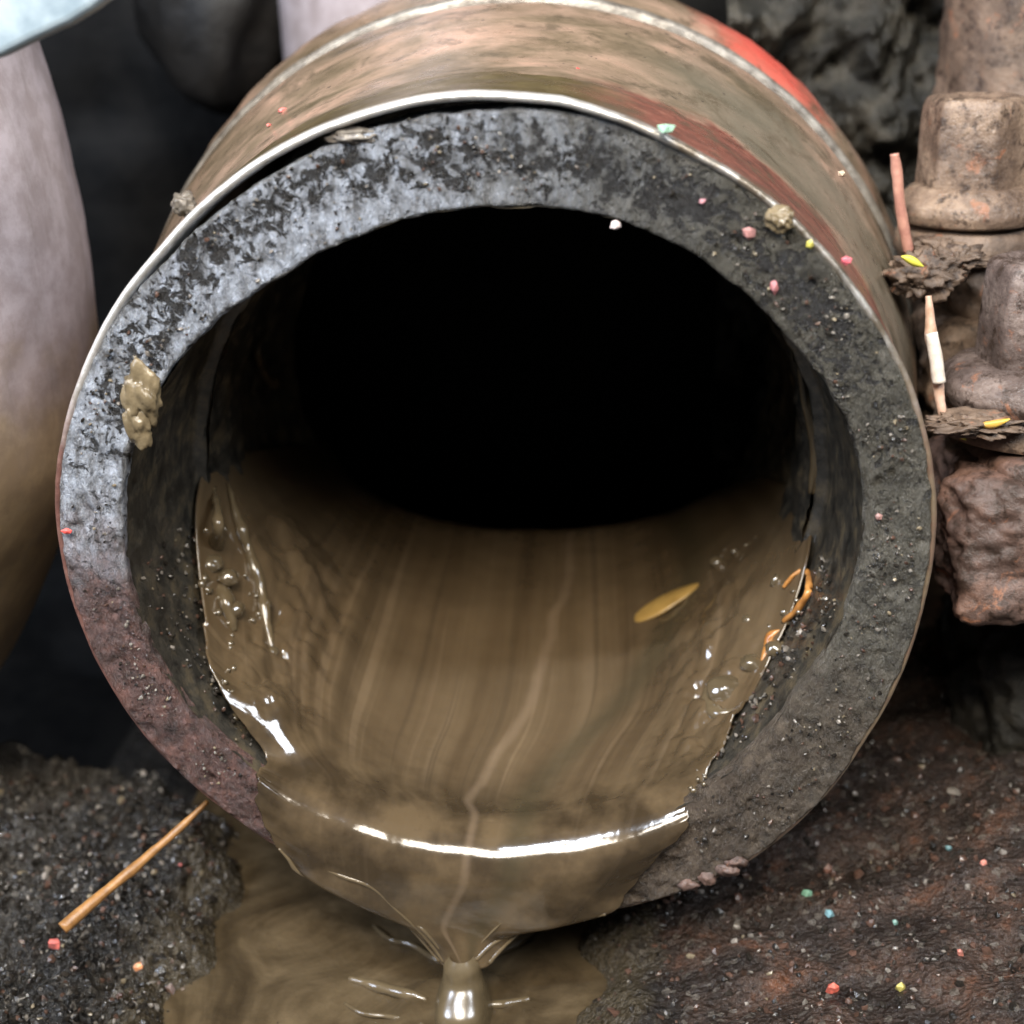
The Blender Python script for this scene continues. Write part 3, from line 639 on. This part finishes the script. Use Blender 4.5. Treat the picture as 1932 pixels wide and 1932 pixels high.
# rusty block under the ledge
rk = block('lumpy_boss', 9.35, 19, 2.2, 7.6, at(1850, 1175, 1, 2.6)[2], zb2-1.0, ROCK, .42, 114, n=60)
block('deep_base', 11.2, 19, 5.5, 12, -10.2, -4.6, GRIME, .4, 115)
def bolt(loc, rh, rf, hh, hf, label, mt):
    x, y, z = loc; r = empty('flange_bolt', (x, y, z), label, 'bolt', 'flanged bolts on the brown housing')
    # head: six soft lobes with a rounded, slightly dished top
    nt = 120; t = np.linspace(0, 2*np.pi, nt, endpoint=False); hx = math.cos(math.pi/6)/np.cos(((t+.35) % (math.pi/3))-math.pi/6); lob = (hx/hx.max())**.75*1.05
    pf = [(.02, 1.0), (.3, .99), (.80, .97), (.90, .955), (.965, .91), (1.0, .83), (1.0, .70), (.95, .62), (.945, .3), (.945, .02)]
    pf = np.array(smoothprof([(a*hh, b*rh) for a, b in pf], .06, 2))
    V = np.stack([x+pf[:, 1][None]*(np.cos(t)*lob)[:, None], y+pf[:, 1][None]*(np.sin(t)*lob)[:, None], z+hf*.8+pf[:, 0][None]+0*t[:, None]], -1).reshape(-1, 3)
    V += np.c_[fbm(V, 1.2, 3, 3), fbm(V, 1.2, 3, 4), fbm(V, 1.2, 3, 5)]*.02
    mesh('head', V, gridf(nt, len(pf), cu=True), mt, r)
    pf = smoothprof([(0, rf*.86), (.06, rf*.99), (.30*hf, rf*1.03), (.52*hf, rf*1.01), (.66*hf, rf*.93), (.80*hf, rf*.84), (.88*hf, rh*1.06), (.9*hf, rh*.9)], .04, 1)
    V, Fc = lathe_z(pf, 120, (x, y, z), 8, .035, 1.2); mesh('flange', V, Fc, mt, r)
    V, Fc = lathe_z([(-.62, rf*.98), (-.5, rf*1.0), (-.14, rf*.95), (-.02, rf*.8), (.03, rf*.5)], 90, (x, y, z), 9, .05, 1.0); mesh('washer', V, Fc, RUST, r)
    return r
bolt((b1[0]+.02, 8.6, zb1), 1.16, 1.58, 2.0, .95, 'upper dusty brown flanged bolt with a rounded worn head, nearest the top right', BOLT)
bolt((b2[0]+.12, 5.1, zb2), 1.26, 2.0, 2.2, 1.0, 'lower dark flanged bolt cut by the right edge, with a bright line on its flange', make_rust('dark_bolt', (.05, .037, .032), (.12, .09, .08), (.26, .205, .18), .24))

# debris heap between the outlet pipe and the bolts
for k, (px, py, yy, rr) in enumerate([(1745, 520, 6.0, (.7, .5, .45)), (1800, 490, 6.4, (.6, .5, .3)), (1770, 470, 7.2, (.5, .5, .25)), (1840, 800, 3.4, (.9, .5, .22))]):
    c = at(px, py, 1, yy); V, Fc = lump(c, rr, 20+k, 5, .38, 2.2)
    setp(mesh('dirt_clod', V, Fc, RUST, loc=tuple(c-np.array([0, 0, rr[2]]))),
         ['brown dirt clod wedged between the pipe shell and the lower bolt', 'flat dirt clod under the washer of the upper bolt', 'small dirt clod left of the upper washer beside the pipe', 'dark dirt clod on the ledge under the lower bolt'][k], 'dirt clod', 'dirt clods by the bolts')

# ------------------------------------------------------------------ straws
def mstraw(name, c, c2, rough=.35): return mat_simple(name, c, c2, rough, 2.5, .3, .03, .5, 9)
def straw(pts, vals, r, mt, label, ax=1):
    P = [at(x, y, ax, v) for (x, y), v in zip(pts, vals)]
    V, Fc = tube(P, r, 12, 8, .022, 3); return setp(mesh('straw', V, Fc, mt, loc=tuple(P[-1])), label, 'straw', 'dry stalks stuck in the dirt')
straw([(1688, 290), (1693, 340), (1700, 400), (1714, 476)], [6.8, 6.8, 6.8, 6.8], [.10, .11, .12, .10], mstraw('pink_straw', (.30, .13, .10), (.50, .26, .19)), 'short pinkish stalk standing left of the upper bolt')
s2 = [(1752, 558), (1754, 600), (1758, 640), (1768, 700), (1773, 750), (1785, 812)]
straw(s2, [4.2, 4.1, 4.0, 3.9, 3.8, 3.7], [.06, .09, .13, .13, .10, .09], mstraw('pale_straw', (.36, .22, .14), (.62, .42, .32)), 'pale stalk with a white peeled middle standing left of the lower bolt')
straw([(392, 1512), (330, 1570), (250, 1640), (190, 1690), (118, 1752)], [1.2, .6, -.2, -.8, -1.5], [.05, .09, .12, .10, .15], mstraw('orange_straw', (.17, .08, .025), (.36, .18, .06)), 'long orange brown stalk lying over the black grit at lower left')
pp = [at(1757, 628, 1, 3.85), at(1772, 722, 1, 3.7)]
V, Fc = tube([pp[0], (pp[0]+pp[1])/2+np.array([.01, -.01, 0]), pp[1]], [.125, .135, .13], 12, 6, .01, 2)
setp(mesh('peeled_bark_strip', V, Fc, mstraw('white_peel', (.50, .42, .34), (.80, .73, .64), .25), loc=tuple(pp[1])), 'white peeled strip on the middle of the stalk by the lower bolt', 'peeled strip')
c_leaf = [(1700, 484), (1722, 492), (1742, 502)]
def leaf(pts, y, w, mt, label, name='leaf_fragment', cat='leaf'):
    P = [at(a, b, 1, y) for a, b in pts]; V = []; n = 14
    for k in range(n+1):
        t = k/n; p = (1-t)**2*P[0]+2*t*(1-t)*P[1]+t*t*P[2]; ww = w*math.sin(math.pi*min(max(t, .02), .98))**.7
        for s in (-1, -.4, .4, 1): V.append(p+np.array([0, -.05*(1-s*s), ww*s]))
    o = mesh(name, V, gridf(n+1, 4), mt, loc=tuple(P[0])); s = o.modifiers.new('thick', 'SOLIDIFY'); s.thickness = .04
    return setp(o, label, cat)
YEL = mat_simple('yellow_leaf', (.42, .42, .04), (.62, .58, .08), .4, 3, .2, .03)
leaf(c_leaf, 5.4, .10, YEL, 'tiny yellow green pointed leaf at the foot of the pinkish stalk')
leaf([(1795, 822), (1808, 812), (1822, 830)], 3.3, .09, YEL, 'tiny yellow green scrap at the foot of the pale stalk')
leaf([(1845, 800), (1875, 806), (1905, 790)], 3.0, .09, mat_simple('orange_leaf', (.5, .2, .08), (.6, .42, .06), .4, 3, .2, .03), 'orange and yellow scrap on the ledge under the lower bolt')

# ------------------------------------------------------------------ coloured chips and crumbs
def chip(px, py, ax, val, r, colr, label, name='paint_chip', cat='paint chip', rough=.4, group=None, amp=.35, sub=2):
    c = at(px, py, ax, val); V, Fc = lump(c, [q*.85 for q in r], int(px+py), 1, .55, 1.7)
    colr = tuple(.82*x_+.18*sum(colr)/3*.6 for x_ in colr); m_ = cache.get(colr) or mat_simple('chip_colour', tuple(x*.30+.01 for x in colr), tuple(min(1, x*1.15) for x in colr), rough, 5, .3, .03); cache[colr] = m_
    return setp(mesh(name, V, Fc, m_, smooth=False, loc=tuple(c)), label, cat, group)
cache = {}
def zground(px, py):
    d0 = at(px, py, 2, -10.)
    for _ in range(14): d0 = at(px, py, 2, gz(d0[0], d0[1])+.06)
    return d0[2]
for px, py, r, colr, lab in [
    (103, 1782, (.17, .12, .20), (.62, .13, .10), 'coral red paint chip on the grit below the end of the orange stalk'),
    (259, 1826, (.13, .10, .16), (.80, .30, .10), 'bright orange paint chip on the grit left of the pool'),
    (1572, 1866, (.15, .10, .19), (.80, .13, .07), 'coral red paint chip on the brown ground near the bottom edge'),
    (1700, 1862, (.14, .10, .13), (.50, .42, .07), 'yellow paint chip on the brown ground near the bottom edge'),
    (1856, 1626, (.11, .08, .10), (.80, .28, .20), 'pale coral chip high on the brown ground at the right'),
    (1811, 1797, (.09, .08, .13), (.75, .24, .16), 'thin coral chip on the brown ground right of the yellow chip'),
    (1689, 1740, (.09, .08, .08), (.16, .34, .28), 'grey green chip on the brown ground left of the thin coral chip'),
    (1566, 1722, (.12, .10, .09), (.14, .30, .33), 'blue grey chip on the brown ground under the pipe edge'),
    (1523, 1684, (.12, .10, .09), (.16, .36, .24), 'pale green chip on the brown ground under the pipe edge'),
    (1562, 1640, (.15, .12, .15), (.28, .13, .09), 'pinkish brown chip on the brown ground behind the pale green chip'),
    (1790, 1600, (.10, .08, .08), (.14, .32, .34), 'bluish chip on the brown ground left of the pale coral chip'),
    (340, 1632, (.06, .05, .05), (.75, .15, .12), 'speck of red paint on the black grit right of the orange stalk')]:
    chip(px, py, 2, zground(px, py), r, colr, lab)
yf = -.03
for px, py, r, colr, lab, y in [
    (695, 297, (.14, .08, .13), (.62, .52, .20), 'yellow crumb stuck on the top of the grey end face', .26),
    (849, 286, (.10, .06, .09), (.25, .70, .80), 'light blue chip stuck on the top of the grey end face', .26),
    (1163, 424, (.12, .08, .11), (.75, .62, .60), 'pinkish white crumb on the upper inner edge of the end face', .22),
    (1326, 379, (.07, .05, .07), (.70, .30, .34), 'small pink crumb on the upper right of the end face', .12),
    (1413, 440, (.13, .07, .12), (.42, .18, .16), 'dull pink crumb right of the upper bore edge', .08),
    (1462, 540, (.11, .07, .14), (.46, .15, .15), 'dull red crumb on the right of the end face', .04),
    (1530, 461, (.10, .06, .10), (.62, .55, .06), 'bright yellow crumb near the rim at the upper right', .02),
    (1596, 492, (.13, .08, .10), (.80, .12, .16), 'bright pinkish red chip on the rim at the upper right', -.12),
    (126, 1003, (.14, .07, .07), (.85, .07, .05), 'bright red chip on the left of the end face', -.02),
    (1306, 1262 - 830, (.06, .05, .06), (.5, .45, .3), 'tiny tan crumb on the upper end face', .15),
    (1656, 976, (.09, .06, .08), (.40, .20, .17), 'dull pink crumb on the right of the end face beside the bore', 0),
    (1255, 243, (.16, .10, .10), (.30, .55, .38), 'pale green chip on the bright rim above the end face', -.08)]:
    chip(px, py, 1, y-.03, r, colr, lab)
# paint flecks on the shell
def shell_pt(px, py):
    for k in range(60):
        y = .3+k*.12; p = at(px, py, 1, y)
        if math.hypot(p[0], p[2]) < 8.33+np.interp(y, pr_[:, 0][5:], pr_[:, 1][5:])+.02: return y
    return 3
for px, py, r, colr, lab in [(533, 208, (.13, .10, .08), (.80, .16, .13), 'coral fleck on the shell at the upper left of the pipe'),
    (507, 236, (.07, .07, .05), (.75, .16, .12), 'tiny coral fleck below the larger one on the upper left shell'),
    (1089, 131, (.09, .10, .06), (.80, .10, .08), 'red fleck on the top of the shell'),
    (1590, 328, (.10, .12, .07), (.60, .45, .30), 'tan crumb on the shell beside the ridge at the upper right')]:
    chip(px, py, 1, shell_pt(px, py), r, colr, lab, 'paint_fleck', 'paint fleck')
# wet tan lumps on the face edge
WET = mat_simple('wet_tan_clay', (.10, .075, .042), (.22, .17, .10), .12, 1.6, .4, .08, .6, 4)
for k, (px, py, r, y, lab) in enumerate([(268, 745, (.34, .18, .52), -.02, 'wet tan clay lump on the left inner edge of the end face'),
    (262, 800, (.24, .15, .42), -.01, 'drip of wet tan clay hanging below the lump on the left inner edge'),
    (1472, 415, (.22, .16, .20), -.02, 'yellowish clay lump on the rim at the upper right'),
    (347, 385, (.20, .2, .22), .6, 'greasy tan crumb on the left end of the ridge line'),
    (665, 258, (.42, .12, .14), .2, 'flat grey brown crumb on the upper left edge of the end face')]):
    c = at(px, py, 1, y); V, Fc = lump(c, r, 40+k, 4, .35, 1.2 if k < 2 else 1.8); setp(mesh('clay_lump', V, Fc, gm[2] if k > 2 else WET, loc=tuple(c)), lab, 'clay lump', 'clay lumps on the pipe')

# things floating in the sludge
LEAFY = mat_simple('amber_husk', (.24, .145, .04), (.36, .225, .065), .3, 1.4, .2, .03)
def on_flow(px, py):
    """height of the flow inside the pipe under that line of sight"""
    z = -5.
    for _ in range(30):
        p = at(px, py, 2, z); y = min(max(p[1], 0), 14); a, b = I(y, xl), I(y, xr); u_ = min(max((p[0]-(a+b)/2)/((b-a)/2), -1), 1)
        ze = I(y, zl) if u_ < 0 else I(y, zr); z = .5*z+.5*(I(y, zc)+(ze-I(y, zc))*abs(u_)**I(y, pw))
    return at(px, py, 2, z)
c = on_flow(1258, 1138); V, Fc = lump((0, 0, 0), (.95, .30, .10), 5, 3, .08, .6)
an = .42; Rm_ = np.array([[math.cos(an), -math.sin(an), 0], [math.sin(an), math.cos(an), 0], [0, 0, 1]])
e0 = on_flow(1195, 1172); e1 = on_flow(1322, 1102); dx = e1-e0; L_ = np.linalg.norm(dx); dx /= L_; sd = np.cross([0, 0, 1], dx); sd /= np.linalg.norm(sd); nn = np.cross(dx, sd)
V = V/np.array([.95, .30, .10])
V = V[:, :1]*dx*L_/2+V[:, 1:2]*sd*.38*(1-.35*V[:, :1])+V[:, 2:]*nn*.09+(e0+e1)/2+np.array([0, 0, .02])
setp(mesh('seed_husk', V, Fc, LEAFY, loc=tuple((e0+e1)/2)), 'amber seed husk floating on the sludge right of the middle', 'seed husk')
ROOT = mat_simple('orange_rootlet', (.26, .10, .025), (.48, .22, .06), .18, 3, .2, .03)
def floatpath(pts, r, mt, name, label, cat, lift=.1):
    P = [on_flow(*q)+np.array([0, 0, lift]) for q in pts]; V, Fc = tube(P, [q_*.8 for q_ in r], 10, 8, .035, 4); return setp(mesh(name, V, Fc, mt, loc=tuple(P[0])), label, cat)
floatpath([(1478, 1118), (1500, 1092), (1522, 1090), (1524, 1125), (1505, 1158), (1478, 1182)], [.03, .06, .09, .10, .11, .04], ROOT, 'rootlet', 'upper orange curled rootlet in the sludge against the right wall', 'rootlet', .12)
floatpath([(1472, 1196), (1455, 1210), (1446, 1240), (1428, 1275)], [.04, .12, .11, .03], ROOT, 'rootlet', 'lower short orange rootlet among the bubbles at the right wall', 'rootlet', .10)
FROTH = Mat('froth_film', (.09, .067, .038), .14, 1.0); FROTH.set('Coat Weight', 1.0); FROTH.set('Coat Roughness', .12)
def bubble(px, py, r, lab, sq=.8, lift=.14):
    p = on_flow(px, py)+np.array([0, 0, lift]); V, Fc = lump(p, (r, r, r*sq), int(px), 4, .10, .9)
    setp(mesh('bubble', V, Fc, FROTH.m, loc=tuple(p)), lab, 'bubble', 'bubbles on the sludge')
for px, py, r, lab in [(1368, 1312, .42, 'largest shiny brown bubble at the right edge of the sludge'), (1418, 1262, .26, 'bubble just above the largest one at the right edge'),
    (1462, 1235, .22, 'bubble touching the lower end of the orange rootlet'), (1352, 1070, .17, 'small bubble above the tip of the amber husk'), (1385, 1050, .09, 'tiny bubble right of the small one above the husk'),
    (1480, 1290, .30, 'greyish bubble against the right wall of the bore'), (1412, 1180, .14, 'small bubble left of the orange rootlet'), (1530, 880, .22, 'bubble shining blue high on the right wall'),
    (400, 1075, .26, 'left one of two bubbles side by side at the left edge'), (432, 1100, .24, 'right one of two bubbles side by side at the left edge'), (425, 1060, .15, 'small bubble behind the pair at the left edge'),
    (440, 1160, .26, 'bubble below the pair at the left edge'), (500, 1150, .17, 'bubble on the wrinkle right of the left edge'), (512, 1240, .17, 'lowest bubble on the wrinkle right of the left edge'), (443, 1365, .13, 'small bubble at the left edge near the lip'), (452, 1435, .12, 'small bubble at the left end of the lip')]:
    bubble(px, py, r, lab)
# dark wrinkle drips on the left bore wall
for k, (pts, r) in enumerate([([(500, 620), (482, 660), (492, 700), (512, 722)], [.03, .06, .08, .14]), ([(372, 900), (385, 930), (402, 965), (432, 1010), (455, 1045)], [.05, .09, .12, .14, .1]), ([(1508, 640), (1528, 760), (1548, 850), (1540, 930)], [.05, .10, .14, .1])]):
    P = []
    for q in pts:
        for yy in np.arange(4.6, 13, .1):
            w = at(q[0], q[1], 1, yy)
            if math.hypot(w[0], w[2]) > 6.6: break
        P.append(w*np.array([.992, 1, .992]))
    V, Fc = tube(P, np.array(r)*1.3, 10, 8, .02, k); setp(mesh('sludge_drip', V, Fc, POOL, loc=tuple(P[-1])), ['thin dark drip on the upper left bore wall', 'wrinkled drip above the bubbles on the left bore wall', 'long drip down the right bore wall'][k], 'drip')
# dark fringe of crumbs along the lower right of the rim
for k, (px, py) in enumerate([(1372, 1640), (1335, 1655), (1300, 1668), (1388, 1625)]):
    c = at(px, py, 1, .05); V, Fc = lump(c, (.22, .14, .14), 60+k, 3, .4, 1.2)
    setp(mesh('rust_crumb', V, Fc, ROCK, loc=tuple(c)), ['rusty crumb third from the left on the lower right rim', 'rusty crumb second from the left on the lower right rim', 'leftmost rusty crumb on the lower right rim', 'rightmost rusty crumb on the lower right rim'][k], 'crumb', 'rusty crumbs on the lower right rim')

# wet grains added for sparkle over the end face and the bore collar floor
pts = []; sz = []; mi = []
while len(pts) < 900:
    t = rng.uniform(-math.pi, math.pi); r = rng.uniform(float(rbore(t))+.12, float(rout(t))-.30)
    x, z = r*math.sin(t), r*math.cos(t)
    if -5.0 < x < 3.9 and z < 0: continue
    if fbm(np.array([[x, 0, z]]), 1.3, 3, 77)[0] < rng.uniform(-.5, .5): continue
    rc = .17*float(bell(np.array([t]), -12, 55)[0]); pts.append((x, rc-.02, z)); sz.append(min(abs(rng.normal())*.022+.012, .06)); mi.append(int(rng.choice(4, p=[.45, .2, .25, .10])))
while len(pts) < 1500:
    t = rng.uniform(-150, -95)*AX if rng.random() < .65 else rng.uniform(100, 142)*AX; y = rng.uniform(.7, 3.6)
    r = 6.9*(1-sstep(1, 4.3, y))+6.80*sstep(1, 4.3, y); r = float(rbore(t))*(1-sstep(1, 4.3, y))+6.85*sstep(1, 4.3, y)-.02
    pts.append((r*math.sin(t), y, r*math.cos(t))); sz.append(min(abs(rng.normal())*.035+.02, .10)); mi.append(int(rng.choice(4, p=[.6, .2, .15, .05])))
setp(chips_mesh('wet_sparkle_grains', np.array(pts), sz, gm, mi, 5), kind='stuff')
# wrinkles of thicker sludge where the flow leaves the walls
for k, (pts_, r, lf_, lab) in enumerate([
    ([(432, 925), (448, 985), (470, 1050), (492, 1120), (503, 1180), (520, 1260)], [.05, .10, .13, .13, .10, .03], .16, 'long wrinkle of sludge inside the left wall, beside the paired bubbles'),
    ([(405, 930), (412, 1000), (408, 1060), (425, 1140), (445, 1200)], [.05, .13, .20, .18, .06], .12, 'thick fold of sludge pressed against the left wall'),
    ([(1340, 1295), (1335, 1330), (1355, 1360), (1390, 1352)], [.06, .14, .15, .06], .16, 'curled fold of sludge round the largest bubble')]):
    P = [on_flow(*q)+np.array([0, 0, lf_]) for q in pts_]; V, Fc = tube(P, r, 14, 10, .05, 30+k)
    setp(mesh('sludge_fold', V, Fc, SLUDGE_PLAIN, loc=tuple(P[0])), lab, 'sludge fold')

# froth: small glossy blisters added along both flow edges to give glints
pts = []; sz = []
def along(path, n_, spread, lf_, s0, s1):
    path = np.array(path, float); t = rng.random(n_)*(len(path)-1); i_ = t.astype(int); i_ = np.minimum(i_, len(path)-2); f_ = (t-i_)[:, None]
    q = path[i_]*(1-f_)+path[i_+1]*f_+rng.normal(size=(n_, 2))*spread
    for a_, b_ in q: pts.append(on_flow(a_, b_)+np.array([0, 0, lf_])); sz.append(rng.uniform(s0, s1))
along([(398, 1010), (395, 1080), (415, 1150), (430, 1220)], 16, 12, .05, .05, .14)
along([(440, 1000), (480, 1110), (505, 1240)], 12, 8, .08, .04, .10)
along([(425, 1260), (432, 1340), (445, 1440)], 22, 7, .05, .03, .09)
along([(1360, 1345), (1400, 1270), (1450, 1240), (1500, 1110)], 30, 16, .06, .05, .16)
along([(1340, 1060), (1395, 1048), (1430, 1020)], 10, 8, .05, .03, .08)
along([(1520, 860), (1500, 900), (1505, 935)], 6, 12, .10, .04, .11)
along([(1380, 1360), (1350, 1420), (1310, 1500)], 16, 7, .05, .03, .08)
setp(chips_mesh('glint_froth', np.array(pts), sz, [FROTH.m], [0]*len(pts), 9, True, .9), kind='stuff')
